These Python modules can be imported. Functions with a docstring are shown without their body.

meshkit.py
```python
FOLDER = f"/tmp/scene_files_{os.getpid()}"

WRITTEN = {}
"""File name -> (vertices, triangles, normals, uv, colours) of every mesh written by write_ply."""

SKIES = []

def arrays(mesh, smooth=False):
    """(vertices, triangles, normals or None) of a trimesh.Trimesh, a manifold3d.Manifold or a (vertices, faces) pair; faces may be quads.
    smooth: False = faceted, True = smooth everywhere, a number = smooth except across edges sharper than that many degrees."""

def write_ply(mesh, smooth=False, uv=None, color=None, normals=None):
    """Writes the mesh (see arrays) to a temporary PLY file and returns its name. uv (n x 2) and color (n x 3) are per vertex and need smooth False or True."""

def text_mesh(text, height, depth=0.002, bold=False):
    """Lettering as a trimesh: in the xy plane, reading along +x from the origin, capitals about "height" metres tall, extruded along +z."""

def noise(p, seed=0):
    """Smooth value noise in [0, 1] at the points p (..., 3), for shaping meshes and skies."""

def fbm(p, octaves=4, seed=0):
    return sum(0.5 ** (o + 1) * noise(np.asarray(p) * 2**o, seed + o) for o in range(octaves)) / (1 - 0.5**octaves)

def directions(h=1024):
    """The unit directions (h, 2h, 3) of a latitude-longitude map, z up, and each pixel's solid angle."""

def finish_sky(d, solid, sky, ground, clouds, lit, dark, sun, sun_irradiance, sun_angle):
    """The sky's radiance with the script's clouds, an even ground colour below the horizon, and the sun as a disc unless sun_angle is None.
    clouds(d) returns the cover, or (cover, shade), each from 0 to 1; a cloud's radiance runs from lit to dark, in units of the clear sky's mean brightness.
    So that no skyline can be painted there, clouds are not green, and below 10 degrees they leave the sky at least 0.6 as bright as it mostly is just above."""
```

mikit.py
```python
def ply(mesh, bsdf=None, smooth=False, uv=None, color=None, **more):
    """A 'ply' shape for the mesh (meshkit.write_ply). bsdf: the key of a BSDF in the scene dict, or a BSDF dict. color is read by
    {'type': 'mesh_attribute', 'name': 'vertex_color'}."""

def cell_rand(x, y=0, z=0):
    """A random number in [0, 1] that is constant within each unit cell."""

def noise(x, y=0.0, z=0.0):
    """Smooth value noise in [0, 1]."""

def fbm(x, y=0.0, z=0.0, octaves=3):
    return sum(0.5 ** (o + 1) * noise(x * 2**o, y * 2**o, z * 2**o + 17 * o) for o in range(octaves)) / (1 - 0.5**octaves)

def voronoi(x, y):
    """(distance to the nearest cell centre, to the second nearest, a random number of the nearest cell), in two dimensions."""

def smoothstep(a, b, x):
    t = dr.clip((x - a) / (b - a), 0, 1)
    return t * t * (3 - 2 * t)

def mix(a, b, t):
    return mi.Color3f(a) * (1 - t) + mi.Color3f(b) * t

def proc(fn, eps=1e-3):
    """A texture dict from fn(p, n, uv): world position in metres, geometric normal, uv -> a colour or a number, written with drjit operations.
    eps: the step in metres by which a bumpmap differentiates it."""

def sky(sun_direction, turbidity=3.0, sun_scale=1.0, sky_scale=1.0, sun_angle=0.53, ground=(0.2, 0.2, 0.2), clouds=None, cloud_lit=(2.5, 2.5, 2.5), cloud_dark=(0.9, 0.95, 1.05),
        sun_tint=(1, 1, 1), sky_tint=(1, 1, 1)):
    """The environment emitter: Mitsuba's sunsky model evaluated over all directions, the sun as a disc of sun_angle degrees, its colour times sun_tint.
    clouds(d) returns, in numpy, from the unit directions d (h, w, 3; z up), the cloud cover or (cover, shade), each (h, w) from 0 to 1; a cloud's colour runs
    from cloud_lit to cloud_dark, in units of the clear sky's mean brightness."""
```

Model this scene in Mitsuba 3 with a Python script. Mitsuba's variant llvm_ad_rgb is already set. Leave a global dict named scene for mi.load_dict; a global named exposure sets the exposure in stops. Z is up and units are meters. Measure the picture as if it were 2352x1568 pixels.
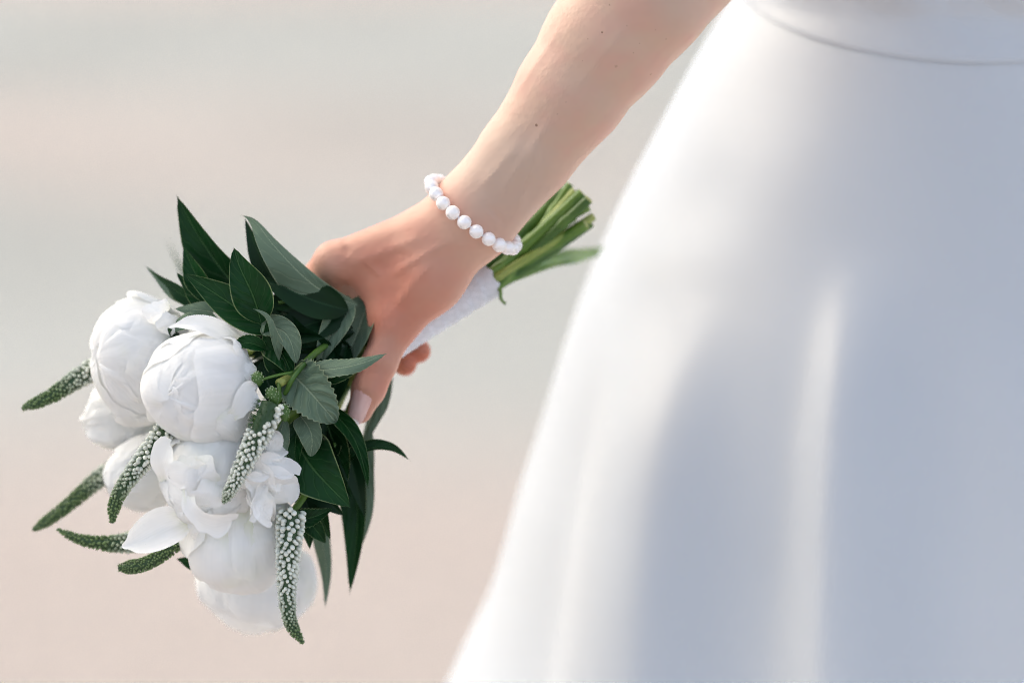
import math, random
import numpy as np, trimesh, drjit as dr, mitsuba as mi
import mikit, meshkit
from mikit import proc, noise, fbm, voronoi, smoothstep, mix

T = mi.ScalarTransform4f
rng = np.random.default_rng(7)
scene, labels = {}, {}

# ------------------------------------------------------------------ camera, light, exposure
PITCH = math.radians(14.0)
CAM = np.array([0.0, 0.0, 1.15])
FWD = np.array([0.0, math.cos(PITCH), -math.sin(PITCH)])
RIGHT = np.array([1.0, 0.0, 0.0])
UP = np.array([0.0, math.sin(PITCH), math.cos(PITCH)])
FOV = 2 * math.degrees(math.atan(1176 / 5600.0))
FOCUS = 1.382
scene['camera'] = {'type': 'thinlens', 'fov': FOV, 'fov_axis': 'x', 'aperture_radius': 0.0195, 'focus_distance': FOCUS,
                   'near_clip': 0.05, 'far_clip': 400.0,
                   'to_world': T().look_at(origin=CAM.tolist(), target=(CAM + FWD).tolist(), up=[0, 0, 1])}
scene['sky'] = mikit.sky((-0.62, 0.33, 0.71), turbidity=3, sun_scale=0.50, sun_angle=56.0, sun_tint=(0.94, 0.985, 1.03),
                         clouds=lambda d: 0.45 + 0 * d[..., 0], cloud_lit=(2.2, 2.2, 2.25), cloud_dark=(0.9, 0.95, 1.05), ground=(0.45, 0.42, 0.39))
exposure = 2.55
labels['sky'] = {'label': 'bright hazy daylight sky above the pale ground', 'category': 'sky', 'kind': 'structure'}


def at(x, y, d):
    """The point at distance d (metres along the lens axis) seen at (x, y) of a 2352 x 1568 picture."""
    return CAM + d * (FWD + RIGHT * ((x - 1176) / 5600.0) + UP * ((784 - y) / 5600.0))


def ats(pts):
    return np.array([at(*p) for p in pts])


MMPX = 1.4 / 5600     # metres per picture unit at arm's distance


def unit(v):
    v = np.asarray(v, float)
    return v / np.maximum(np.linalg.norm(v, axis=-1, keepdims=True), 1e-12)


def spline(pts, n):
    """Catmull-Rom curve through the points, n samples, even in chord length."""
    from scipy.interpolate import CubicSpline, PchipInterpolator
    p = np.asarray(pts, float)
    if len(p) == 2:
        return p[0] + (p[1] - p[0]) * np.linspace(0, 1, n)[:, None]
    s = np.r_[0, np.cumsum(np.linalg.norm(np.diff(p, axis=0), axis=1))]
    return CubicSpline(s, p, bc_type='natural')(np.linspace(0, s[-1], n))


def grid_faces(nu, nv, wrap_u=False):
    i, j = np.meshgrid(np.arange(nu if wrap_u else nu - 1), np.arange(nv - 1), indexing='ij')
    a = i * nv + j
    b = ((i + 1) % nu) * nv + j
    q = np.stack([a, b, b + 1, a + 1], -1).reshape(-1, 4)
    return np.vstack([q[:, [0, 1, 2]], q[:, [0, 2, 3]]])


def frames(c):
    """Tangents and two normals carried along the curve."""
    t = unit(np.gradient(c, axis=0))
    n = np.zeros_like(c)
    h = np.array([0, 0, 1.0]) if abs(t[0][2]) < 0.9 else np.array([1.0, 0, 0])
    n[0] = unit(np.cross(np.cross(t[0], h), t[0]))
    for k in range(1, len(c)):
        n[k] = unit(n[k - 1] - t[k] * (n[k - 1] @ t[k]))
    return t, n, np.cross(t, n)


def tube(c, r, m=12, caps=True, shape=None):
    c = np.asarray(c, float)
    r = np.broadcast_to(np.asarray(r, float), len(c))
    t, n, b = frames(c)
    a = np.arange(m) / m * 2 * np.pi
    rr = r[None, :, None] * (1 if shape is None else shape[..., None])
    v = c[None] + rr * (np.cos(a)[:, None, None] * n[None] + np.sin(a)[:, None, None] * b[None])
    v = v.reshape(-1, 3)
    f = grid_faces(m, len(c), True)
    if caps:
        k = len(c)
        v = np.vstack([v, c[0], c[-1]])
        i = np.arange(m)
        j = (i + 1) % m
        f = np.vstack([f, np.stack([i * k, i * 0 + len(v) - 2, j * k], 1), np.stack([i * k + k - 1, j * k + k - 1, i * 0 + len(v) - 1], 1)])
    return v, f


def key(name):
    if name not in scene:
        return name
    k = 1
    while f'{name}_{k:03d}' in scene:
        k += 1
    return f'{name}_{k:03d}'


def put(name, mesh, bsdf, smooth=True, uv=None, color=None, label=None, **kw):
    k = key(name)
    scene[k] = mikit.ply(mesh, bsdf, smooth=smooth, uv=uv, color=color)
    if label:
        labels[k] = {'label': label}
    if kw:
        labels.setdefault(k, {}).update(kw)
    return k


# ------------------------------------------------------------------ materials
def ground_colour(p, n, uv):
    y = p.y + 0.22 * p.x + 1.5 * (fbm(p.x * 0.55, p.y * 0.45, 3.1) - 0.5)
    pink = smoothstep(5.6, 6.9, y) * (1 - smoothstep(7.0, 9.0, y)) * (0.48 - 0.2 * p.x) + (1 - smoothstep(3.3, 4.5, y)) + smoothstep(10.0, 11.4, y) * 0.8
    c = mix((0.404, 0.406, 0.378), (0.476, 0.416, 0.374), dr.clip(pink, 0, 1))
    patch = fbm(p.x * 0.9 + 4, p.y * 0.7, 1.0)
    return c * (0.86 + 0.20 * patch + 0.08 * noise(p.x * 60, p.y * 60))


scene['mat_ground'] = {'type': 'twosided', 'bsdf': {'type': 'diffuse', 'reflectance': proc(ground_colour)}}


def cloth_colour(p, n, uv):
    return mi.Color3f(0.48, 0.502, 0.525) * (0.985 + 0.03 * noise(p.x * 14, p.y * 14, p.z * 9))


scene['mat_satin'] = {'type': 'twosided', 'bsdf': {'type': 'principled', 'base_color': proc(cloth_colour), 'roughness': 0.48, 'specular': 0.6, 'sheen': 0.4}}

FLUSH_AND_LIGHT = []      # (point, radius, strength) of redder skin, with hand shade and light through fingertips painted in
MOLES = []      # (point, radius, darkness)


def skin_colour(p, n, uv):
    m = fbm(p.x * 55, p.y * 55, p.z * 55, 3)
    m2 = noise(p.x * 21 + 5, p.y * 21, p.z * 21)
    c = mix((0.60, 0.40, 0.295), (0.615, 0.37, 0.28), smoothstep(0.35, 0.75, m))
    c = mix(c, (0.545, 0.40, 0.31), smoothstep(0.45, 0.8, m2) * 0.8)
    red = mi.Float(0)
    for q, r, s in FLUSH_AND_LIGHT:
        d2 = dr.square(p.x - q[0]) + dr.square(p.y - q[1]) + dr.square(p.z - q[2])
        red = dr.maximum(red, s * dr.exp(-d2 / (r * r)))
    c = mix(c, (0.53, 0.195, 0.125), red * (0.75 + 0.5 * m))  # real flush plus painted hand shade and glow through the flesh
    for q, r, s in MOLES:
        d = dr.sqrt(dr.square(p.x - q[0]) + dr.square(p.y - q[1]) + dr.square(p.z - q[2]))
        c = mix(c, (0.20, 0.085, 0.05), s * (1 - smoothstep(r * 0.5, r, d)))
    return c


def skin_bump(p, n, uv):
    return 0.6 * noise(p.x * 420, p.y * 420, p.z * 420) + 0.4 * noise(p.x * 900, p.y * 900, p.z * 900)


scene['mat_skin'] = {'type': 'twosided', 'bsdf': {'type': 'bumpmap', 'scale': 0.00022, 'arbitrary': proc(skin_bump, 4e-4),
                     'bsdf': {'type': 'principled', 'base_color': proc(skin_colour), 'roughness': 0.48, 'specular': 0.42, 'flatness': 0.6, 'sheen': 0.15}}}


def nail_colour(p, n, uv):
    return mix(mix((0.62, 0.37, 0.335), (0.70, 0.46, 0.42), smoothstep(0.1, 0.6, uv.y)), (0.86, 0.82, 0.79), smoothstep(0.86, 0.89, uv.y - 0.16 * dr.square(2 * uv.x - 1) + 0.08))


scene['mat_nail'] = {'type': 'twosided', 'bsdf': {'type': 'principled', 'base_color': proc(nail_colour), 'roughness': 0.25, 'specular': 0.5, 'clearcoat': 0.8, 'clearcoat_gloss': 0.9}}


def pearl_colour(p, n, uv):
    return mix((0.88, 0.845, 0.80), (0.82, 0.79, 0.80), noise(p.x * 160, p.y * 160, p.z * 160))


scene['mat_pearl'] = {'type': 'principled', 'base_color': proc(pearl_colour), 'roughness': 0.26, 'metallic': 0.22, 'specular': 0.8, 'clearcoat': 1.0, 'clearcoat_gloss': 0.93, 'sheen': 0.3}


def petal_colour(p, n, uv):
    base = mix((0.80, 0.83, 0.60), (0.93, 0.93, 0.915), smoothstep(0.02, 0.50, uv.y + 0.12 * noise(uv.x * 18, uv.y * 3)))
    streak = noise(uv.x * 46, uv.y * 2.5, 4.0)
    base = mix(base, (0.91, 0.91, 0.82), smoothstep(0.55, 0.9, fbm(p.x * 45, p.y * 45, p.z * 45)) * 0.6)
    return base * (0.975 + 0.035 * streak)


def petal_bump(p, n, uv):
    return noise(uv.x * 40, uv.y * 2.2) * (0.3 + 0.7 * uv.y) + 0.5 * noise(uv.x * 90, uv.y * 4)


scene['mat_petal'] = {'type': 'bumpmap', 'scale': 0.00012, 'arbitrary': proc(petal_bump, 4e-4), 'bsdf':
                      {'type': 'principledthin', 'base_color': proc(petal_colour), 'roughness': 0.6, 'diff_trans': 0.7, 'eta': 1.3, 'sheen': 0.1}}
scene['mat_heart'] = {'type': 'twosided', 'bsdf': {'type': 'diffuse', 'reflectance': {'type': 'rgb', 'value': [0.88, 0.88, 0.85]}}}


def vein(uv):
    """0..1, high on the midrib and on the side veins of a leaf (uv.x across, uv.y along)."""
    u = dr.abs(uv.x * 2 - 1)
    mid = 1 - smoothstep(0.012, 0.055, u)
    ph = uv.y * 7.0 - u * 2.1 + 0.25 * noise(uv.y * 6, u * 5)
    fr = dr.abs(ph - dr.floor(ph) - 0.5)
    side = (1 - smoothstep(0.02, 0.075, fr)) * (1 - smoothstep(0.75, 0.95, u))
    return mid, side


def leaf_top(p, n, uv):
    mid, side = vein(uv)
    c = mix((0.003, 0.018, 0.006), (0.008, 0.056, 0.012), fbm(p.x * 60, p.y * 60, p.z * 60))
    c = mix(c, (0.07, 0.15, 0.055), dr.clip(mid * 0.7 + side * 0.22, 0, 1))
    return mix(c, (0.26, 0.33, 0.15), smoothstep(0.93, 0.99, dr.abs(uv.x * 2 - 1)) * 0.8)


def leaf_under(p, n, uv):
    mid, side = vein(uv)
    c = mix((0.085, 0.135, 0.088), (0.125, 0.18, 0.122), fbm(p.x * 50, p.y * 50, p.z * 50))
    c = mix(c, (0.26, 0.33, 0.22), dr.clip(mid * 0.8 + side * 0.3, 0, 1))
    return mix(c, (0.33, 0.38, 0.24), smoothstep(0.93, 0.99, dr.abs(uv.x * 2 - 1)) * 0.7)


def leaf_bump(p, n, uv):
    mid, side = vein(uv)
    u = dr.abs(uv.x * 2 - 1)
    ph = uv.y * 7.0 - u * 2.1
    return -0.8 * mid - 0.5 * side + 0.7 * dr.sqr(dr.sin(ph * math.pi)) * u + 0.3 * noise(p.x * 300, p.y * 300, p.z * 300)


if not hasattr(dr, 'sqr'):
    dr.sqr = dr.square
LB = proc(leaf_bump, 4e-4)
scene['mat_leaf'] = {'type': 'twosided',
                     'a': {'type': 'bumpmap', 'scale': 0.0009, 'arbitrary': LB, 'bsdf': {'type': 'principled', 'base_color': proc(leaf_top), 'roughness': 0.32, 'specular': 0.14}},
                     'b': {'type': 'bumpmap', 'scale': 0.0009, 'arbitrary': LB, 'bsdf': {'type': 'principled', 'base_color': proc(leaf_under), 'roughness': 0.6, 'specular': 0.22}}}


def leaf_shaded(p, n, uv):  # darker leaf green, the shade inside the bunch painted into the colour
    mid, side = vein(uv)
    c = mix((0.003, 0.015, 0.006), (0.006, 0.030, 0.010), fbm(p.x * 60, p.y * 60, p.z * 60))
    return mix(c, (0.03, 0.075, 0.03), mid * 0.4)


scene['mat_leaf_shaded'] = {'type': 'twosided', 'bsdf': {'type': 'principled', 'base_color': proc(leaf_shaded), 'roughness': 0.4, 'specular': 0.12}}


def stem_colour(a, b):
    def fn(p, n, uv):
        return mix(a, b, smoothstep(0.3, 0.75, fbm(p.x * 60, p.y * 60, p.z * 60)) * 0.8 + 0.2 * noise(p.x * 300, p.y * 300, p.z * 60))
    return fn


for nm, ca, cb in (('mat_stem', (0.075, 0.17, 0.02), (0.15, 0.25, 0.04)), ('mat_stem_pale', (0.20, 0.28, 0.05), (0.33, 0.37, 0.11)), ('mat_stem_dark', (0.035, 0.10, 0.014), (0.08, 0.17, 0.025))):
    scene[nm] = {'type': 'twosided', 'bsdf': {'type': 'principled', 'base_color': proc(stem_colour(ca, cb)), 'roughness': 0.42, 'specular': 0.45}}
scene['mat_cut'] = {'type': 'twosided', 'bsdf': {'type': 'diffuse', 'reflectance': {'type': 'rgb', 'value': [0.42, 0.45, 0.20]}}}
scene['mat_bud'] = {'type': 'twosided', 'bsdf': {'type': 'principled', 'base_color': {'type': 'mesh_attribute', 'name': 'vertex_color'}, 'roughness': 0.5, 'specular': 0.35}}


def lace_motif(p):
    f1, f2, w = voronoi(p.x * 260, p.z * 260 + p.y * 120)
    return smoothstep(0.05, 0.28, f2 - f1) * (0.4 + 0.6 * w)


def lace_colour(p, n, uv):
    return mix((0.57, 0.59, 0.635), (0.66, 0.68, 0.73), lace_motif(p) + smoothstep(0.1, 0.5, 1 - uv.y) * 0.6)


def lace_bump(p, n, uv):
    return lace_motif(p) + 0.8 * noise(p.x * 120, p.y * 120, p.z * 120)


scene['mat_lace'] = {'type': 'twosided', 'bsdf': {'type': 'bumpmap', 'scale': 0.00004, 'arbitrary': proc(lace_bump, 4e-4),
                     'bsdf': {'type': 'principled', 'base_color': proc(lace_colour), 'roughness': 0.75, 'sheen': 0.3}}}

# ------------------------------------------------------------------ ground
g = np.array([[-150, -30, 0], [150, -30, 0], [150, 300, 0], [-150, 300, 0.0]])
scene['ground'] = mikit.ply((g, np.array([[0, 1, 2], [0, 2, 3]])), 'mat_ground')
labels['ground'] = {'label': 'pale sandy ground with faint pinkish and greyish bands, far out of focus', 'category': 'ground', 'kind': 'structure'}


# ------------------------------------------------------------------ person: bare arm and hand as one skin
def cone_d(p, a, b, ra, rb):
    ba = b - a
    t = np.clip((p - a) @ ba / (ba @ ba), 0, 1)
    return np.linalg.norm(p - a - t[:, None] * ba, axis=1) - (ra + (rb - ra) * t)


def smin(a, b, k):
    h = np.clip(0.5 + 0.5 * (b - a) / k, 0, 1)
    return b * (1 - h) + a * h - k * h * (1 - h)


mm = 0.001
ARM = [  # joints as picture position, distance and radius in mm
    ((1900, -1000, 1.50), (1690, -250, 1.435), 46, 42),
    ((1690, -250, 1.435), (1474, -10, 1.402), 43, 39),
    ((1474, -10, 1.402), (1390, 100, 1.405), 39, 35.8),
    ((1390, 100, 1.405), (1312, 212, 1.408), 35.8, 31.6),
    ((1312, 212, 1.408), (1211, 350, 1.414), 31.6, 26.8),
    ((1211, 350, 1.414), (1086, 492, 1.420), 26.8, 24.0),
    ((1330, 225, 1.408), (1110, 512, 1.418), 24, 18.5),
]
HAND = [
    ((1086, 492, 1.420), (1010, 548, 1.424), 23.0, 21),
    ((1010, 540, 1.424), (770, 604, 1.434), 19, 12.3),      # index metacarpal
    ((1020, 530, 1.436), (792, 600, 1.456), 18, 12),
    ((1030, 530, 1.446), (815, 610, 1.474), 17, 11.5),
    ((1040, 540, 1.452), (850, 625, 1.488), 15, 10.5),
    ((1060, 560, 1.420), (990, 640, 1.424), 17, 18),        # ball of the thumb
    ((990, 640, 1.424), (912, 738, 1.428), 18, 13.5),
    ((980, 590, 1.424), (858, 650, 1.434), 16, 11.5),       # web between thumb and index
    ((900, 660, 1.430), (890, 720, 1.430), 11.5, 11),
]
THUMB = [((912, 738, 1.428), (872, 832, 1.424), 12.6, 10.3), ((872, 832, 1.424), (846, 896, 1.4215), 10.3, 9.6),
         ((846, 896, 1.4215), (827, 943, 1.421), 9.6, 7.2)]
FINGERS = [
    [((770, 604, 1.434), (717, 655, 1.466), 12.3, 10.4), ((717, 655, 1.466), (765, 735, 1.488), 10.2, 9), ((770, 735, 1.488), (815, 800, 1.486), 9, 7.5)],
    [((792, 600, 1.456), (815, 690, 1.496), 12.0, 10), ((815, 690, 1.496), (885, 785, 1.499), 10, 8.8), ((885, 785, 1.499), (930, 835, 1.474), 8.8, 7.4)],
    [((815, 610, 1.474), (850, 680, 1.508), 11.5, 9.6), ((850, 680, 1.508), (925, 765, 1.506), 9.6, 8.4), ((925, 765, 1.506), (962, 806, 1.478), 8.4, 7.2)],
    [((850, 625, 1.488), (900, 670, 1.514), 10.5, 8.6), ((900, 670, 1.514), (965, 725, 1.510), 8.6, 7.8), ((965, 725, 1.510), (985, 745, 1.490), 7.8, 6.6)],
]
# fine relief: (from, to, half width mm, height mm): tendons, creases
RELIEF = [
    ((1275, 275, 1.40), (1145, 455, 1.40), 3.2, 1.35), ((1240, 330, 1.40), (1180, 500, 1.40), 2.6, 1.20),
    ((1200, 330, 1.40), (1100, 440, 1.40), 3.5, 1.05), ((1050, 545, 1.40), (880, 640, 1.41), 1.8, 1.20), ((960, 585, 1.40), (900, 560, 1.41), 1.6, 0.90),
    ((880, 640, 1.41), (840, 600, 1.41), 1.5, 0.90), ((1160, 250, 1.39), (1290, 60, 1.38), 2.2, 0.75), ((1330, 200, 1.38), (1460, 40, 1.37), 2.4, 0.75),
    ((792, 566, 1.42), (800, 586, 1.42), 1.5, -1.36), ((775, 560, 1.42), (790, 548, 1.42), 1.5, 1.05), ((760, 640, 1.43), (820, 668, 1.43), 2.0, -1.19),
    ((1010, 470, 1.40), (1060, 560, 1.40), 1.2, -0.68), ((1120, 470, 1.40), (1160, 520, 1.40), 1.2, -0.85),
    ((1000, 590, 1.405), (905, 710, 1.415), 3.0, 1.20), ((985, 540, 1.405), (800, 610, 1.42), 3.0, 1.05),
    ((968, 712, 1.41), (978, 752, 1.415), 1.3, -1.36), ((952, 722, 1.41), (962, 768, 1.415), 1.1, -1.02), ((985, 700, 1.41), (998, 735, 1.415), 1.0, -0.85),
    ((842, 838, 1.412), (896, 852, 1.412), 1.2, -1.19), ((842, 850, 1.412), (890, 864, 1.412), 1.0, -0.85), ((850, 826, 1.412), (898, 840, 1.412), 1.0, -0.68),
]
_c = lambda L: [(at(*a), at(*b), ra * mm, rb * mm) for a, b, ra, rb in L]
ARM_, HAND_, THUMB_, FING_ = _c(ARM), _c(HAND), _c(THUMB), [_c(f) for f in FINGERS]


def body_sdf(p):
    d = cone_d(p, *ARM_[0])
    for c in ARM_[1:]:
        d = smin(d, cone_d(p, *c), 0.005)
    h = cone_d(p, *HAND_[0])
    for c in HAND_[1:]:
        h = smin(h, cone_d(p, *c), 0.010)
    d = smin(d, h, 0.010)
    t = cone_d(p, *THUMB_[0])
    for c in THUMB_[1:]:
        t = smin(t, cone_d(p, *c), 0.003)
    d = smin(d, t, 0.006)
    fs = None
    for f in FING_:
        e = cone_d(p, *f[0])
        for c in f[1:]:
            e = smin(e, cone_d(p, *c), 0.003)
        fs = e if fs is None else smin(fs, e, 0.0015)
    return smin(d, fs, 0.005)


def surface_nets(sdf, lo, hi, h, block=8):
    n = np.ceil((hi - lo) / h / block).astype(int) * block + 1
    ax = [lo[k] + h * np.arange(n[k]) for k in range(3)]
    nb = (n - 1) // block
    cb = np.stack(np.meshgrid(*[lo[k] + h * block * (np.arange(nb[k]) + 0.5) for k in range(3)], indexing='ij'), -1)
    dc = sdf(cb.reshape(-1, 3)).reshape(nb)
    F = np.repeat(np.repeat(np.repeat(np.sign(dc), block, 0), block, 1), block, 2).astype(np.float32)
    F = np.pad(F, ((0, 1),) * 3, mode='edge')
    near = np.argwhere(np.abs(dc) < h * block * 1.15)
    k = np.arange(block + 1)
    off = np.stack(np.meshgrid(k, k, k, indexing='ij'), -1).reshape(-1, 3)
    for s in range(0, len(near), 400):
        idx = (near[s:s + 400, None] * block + off[None]).reshape(-1, 3)
        F[idx[:, 0], idx[:, 1], idx[:, 2]] = sdf(lo + h * idx)
    S = F < 0
    c = [S[i:n[0] - 1 + i, j:n[1] - 1 + j, l:n[2] - 1 + l] for i in (0, 1) for j in (0, 1) for l in (0, 1)]
    cnt = sum(x.astype(np.int8) for x in c)
    cell = (cnt > 0) & (cnt < 8)
    ids = -np.ones(cell.shape, int)
    ids[cell] = np.arange(cell.sum())
    v = lo + h * (np.argwhere(cell) + 0.5)
    faces = []
    for a in range(3):
        b, e = [(1, 2), (2, 0), (0, 1)][a]
        m = np.argwhere(np.take(S, range(n[a] - 1), a) != np.take(S, range(1, n[a]), a))
        m = m[(m[:, b] > 0) & (m[:, e] > 0) & (m[:, b] < n[b] - 1) & (m[:, e] < n[e] - 1)]
        eb, ee = np.eye(3, dtype=int)[b], np.eye(3, dtype=int)[e]
        q = np.stack([ids[tuple((m - o).T)] for o in (eb + ee, ee, 0 * eb, eb)], 1)
        flip = ~S[tuple(m.T)]
        q[flip] = q[flip][:, ::-1]
        faces.append(q)
    q = np.vstack(faces)
    for _ in range(3):
        e = 3e-4
        gr = np.stack([sdf(v + e * d) - sdf(v - e * d) for d in np.eye(3)], 1) / (2 * e)
        v = v - (sdf(v) / np.maximum((gr * gr).sum(1), 0.2))[:, None] * gr
    return v, np.vstack([q[:, [0, 1, 2]], q[:, [0, 2, 3]]])


allj = np.array([j for L in [ARM_, HAND_, THUMB_] + FING_ for c in L for j in c[:2]])
sv, sf = surface_nets(body_sdf, allj.min(0) - 0.055, allj.max(0) + 0.055, 0.0022)
skin = trimesh.Trimesh(sv, sf, process=False)
vn = np.array(skin.vertex_normals)
disp = np.zeros(len(sv))
for a, b, w, hgt in RELIEF:
    a, b = at(*a), at(*b)
    t = np.clip((sv - a) @ (b - a) / ((b - a) @ (b - a)), 0, 1)
    q = sv - a - t[:, None] * (b - a)
    q = q - (q @ FWD)[:, None] * FWD * (np.abs(q @ FWD) < 0.03)[:, None]
    disp += hgt * mm * np.exp(-(q ** 2).sum(1) / (w * mm) ** 2) * np.clip(np.minimum(t, 1 - t) * 5, 0, 1) * np.clip(-(vn @ FWD), 0, 1)
disp += 0.0009 * (meshkit.fbm(sv * 55, 3, 5) - 0.5)
skin.vertices = sv + vn * disp[:, None]
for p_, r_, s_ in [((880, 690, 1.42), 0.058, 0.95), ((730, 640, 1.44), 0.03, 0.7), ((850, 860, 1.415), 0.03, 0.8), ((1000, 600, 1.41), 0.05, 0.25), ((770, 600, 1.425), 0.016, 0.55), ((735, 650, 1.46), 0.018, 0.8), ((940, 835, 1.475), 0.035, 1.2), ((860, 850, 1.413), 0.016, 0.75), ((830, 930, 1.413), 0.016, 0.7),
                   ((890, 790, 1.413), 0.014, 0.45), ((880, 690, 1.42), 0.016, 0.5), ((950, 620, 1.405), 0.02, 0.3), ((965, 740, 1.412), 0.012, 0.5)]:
    FLUSH_AND_LIGHT.append((at(*p_), r_, s_))
for x, y, r, s in [(1383, 75, 1.0, .9), (1232, 288, 1.3, .9), (1415, 153, 1.4, .35), (1495, 172, 1.3, .3), (1440, 60, .7, .6), (1470, 100, .6, .5), (1350, 90, .7, .3),
                   (1400, 12, .7, .6), (1455, 122, .6, .5), (1300, 235, .7, .3), (1338, 140, .6, .3), (1530, 90, .7, .4), (1280, 262, .9, .25), (1505, 70, .6, .4), (785, 552, 1.8, .4)]:
    q = at(x, y, 1.30)
    ray = unit(q - CAM)
    for _ in range(60):
        q = q + ray * body_sdf(q[None])[0]
    MOLES.append((q, 0.8 * r * mm, 0.8 * s))
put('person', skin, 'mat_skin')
labels['person'] = {'label': 'person in a white satin gown, bare arm lowered, hand gripping the white bouquet', 'category': 'person'}

# thumb nail
na, nb_ = at(846, 893, 1.4215), at(819, 972, 1.4205)
ax = unit(nb_ - na)
nrm = unit(np.array([-0.28, -1.0, 0.12]))
nrm = unit(nrm - ax * (nrm @ ax))
sd = np.cross(ax, nrm)
nu, nv = 17, 21
U, V = np.meshgrid(np.linspace(-1, 1, nu), np.linspace(0, 1, nv), indexing='ij')
L = np.linalg.norm(nb_ - na) + 0.003
wid = np.radians(50) * (0.62 + 0.38 * np.sqrt(np.clip(1 - ((0.32 - V) / 0.32).clip(0, 1) ** 2, 0, 1))) * (1 - 0.12 * V - 0.55 * np.clip((V - 0.70) / 0.30, 0, 1) ** 2.2)
rad = 0.0088 - 0.0022 * V
s = V * L * (1 - 0.06 * U ** 2 * (V > 0.4)) + 0.0030 * (1 - V) ** 2 * U ** 2
ang = U * wid
P = na + s[..., None] * ax + rad[..., None] * (np.sin(ang)[..., None] * sd + np.cos(ang)[..., None] * nrm) + (0.0014 - 0.0020 * V ** 2)[..., None] * nrm
Q = P - 0.0006 * (np.sin(ang)[..., None] * sd + np.cos(ang)[..., None] * nrm)
fa = grid_faces(nu, nv)
rim = np.r_[np.arange(nu) * nv, (nu - 1) * nv + np.arange(1, nv), (np.arange(nu - 2, -1, -1)) * nv + nv - 1, np.arange(nv - 2, 0, -1)]
rj = np.roll(rim, -1)
N = nu * nv
ff = np.vstack([fa, fa[:, ::-1] + N, np.stack([rim, rim + N, rj], 1), np.stack([rj, rim + N, rj + N], 1)])
nuv = np.stack([(U.ravel() + 1) / 2, V.ravel()], 1)
put('person__fingernail', (np.vstack([P.reshape(-1, 3), Q.reshape(-1, 3)]), ff), 'mat_nail', smooth=True, uv=np.vstack([nuv, nuv]), label='pale pink thumbnail with a white tip')

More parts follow.
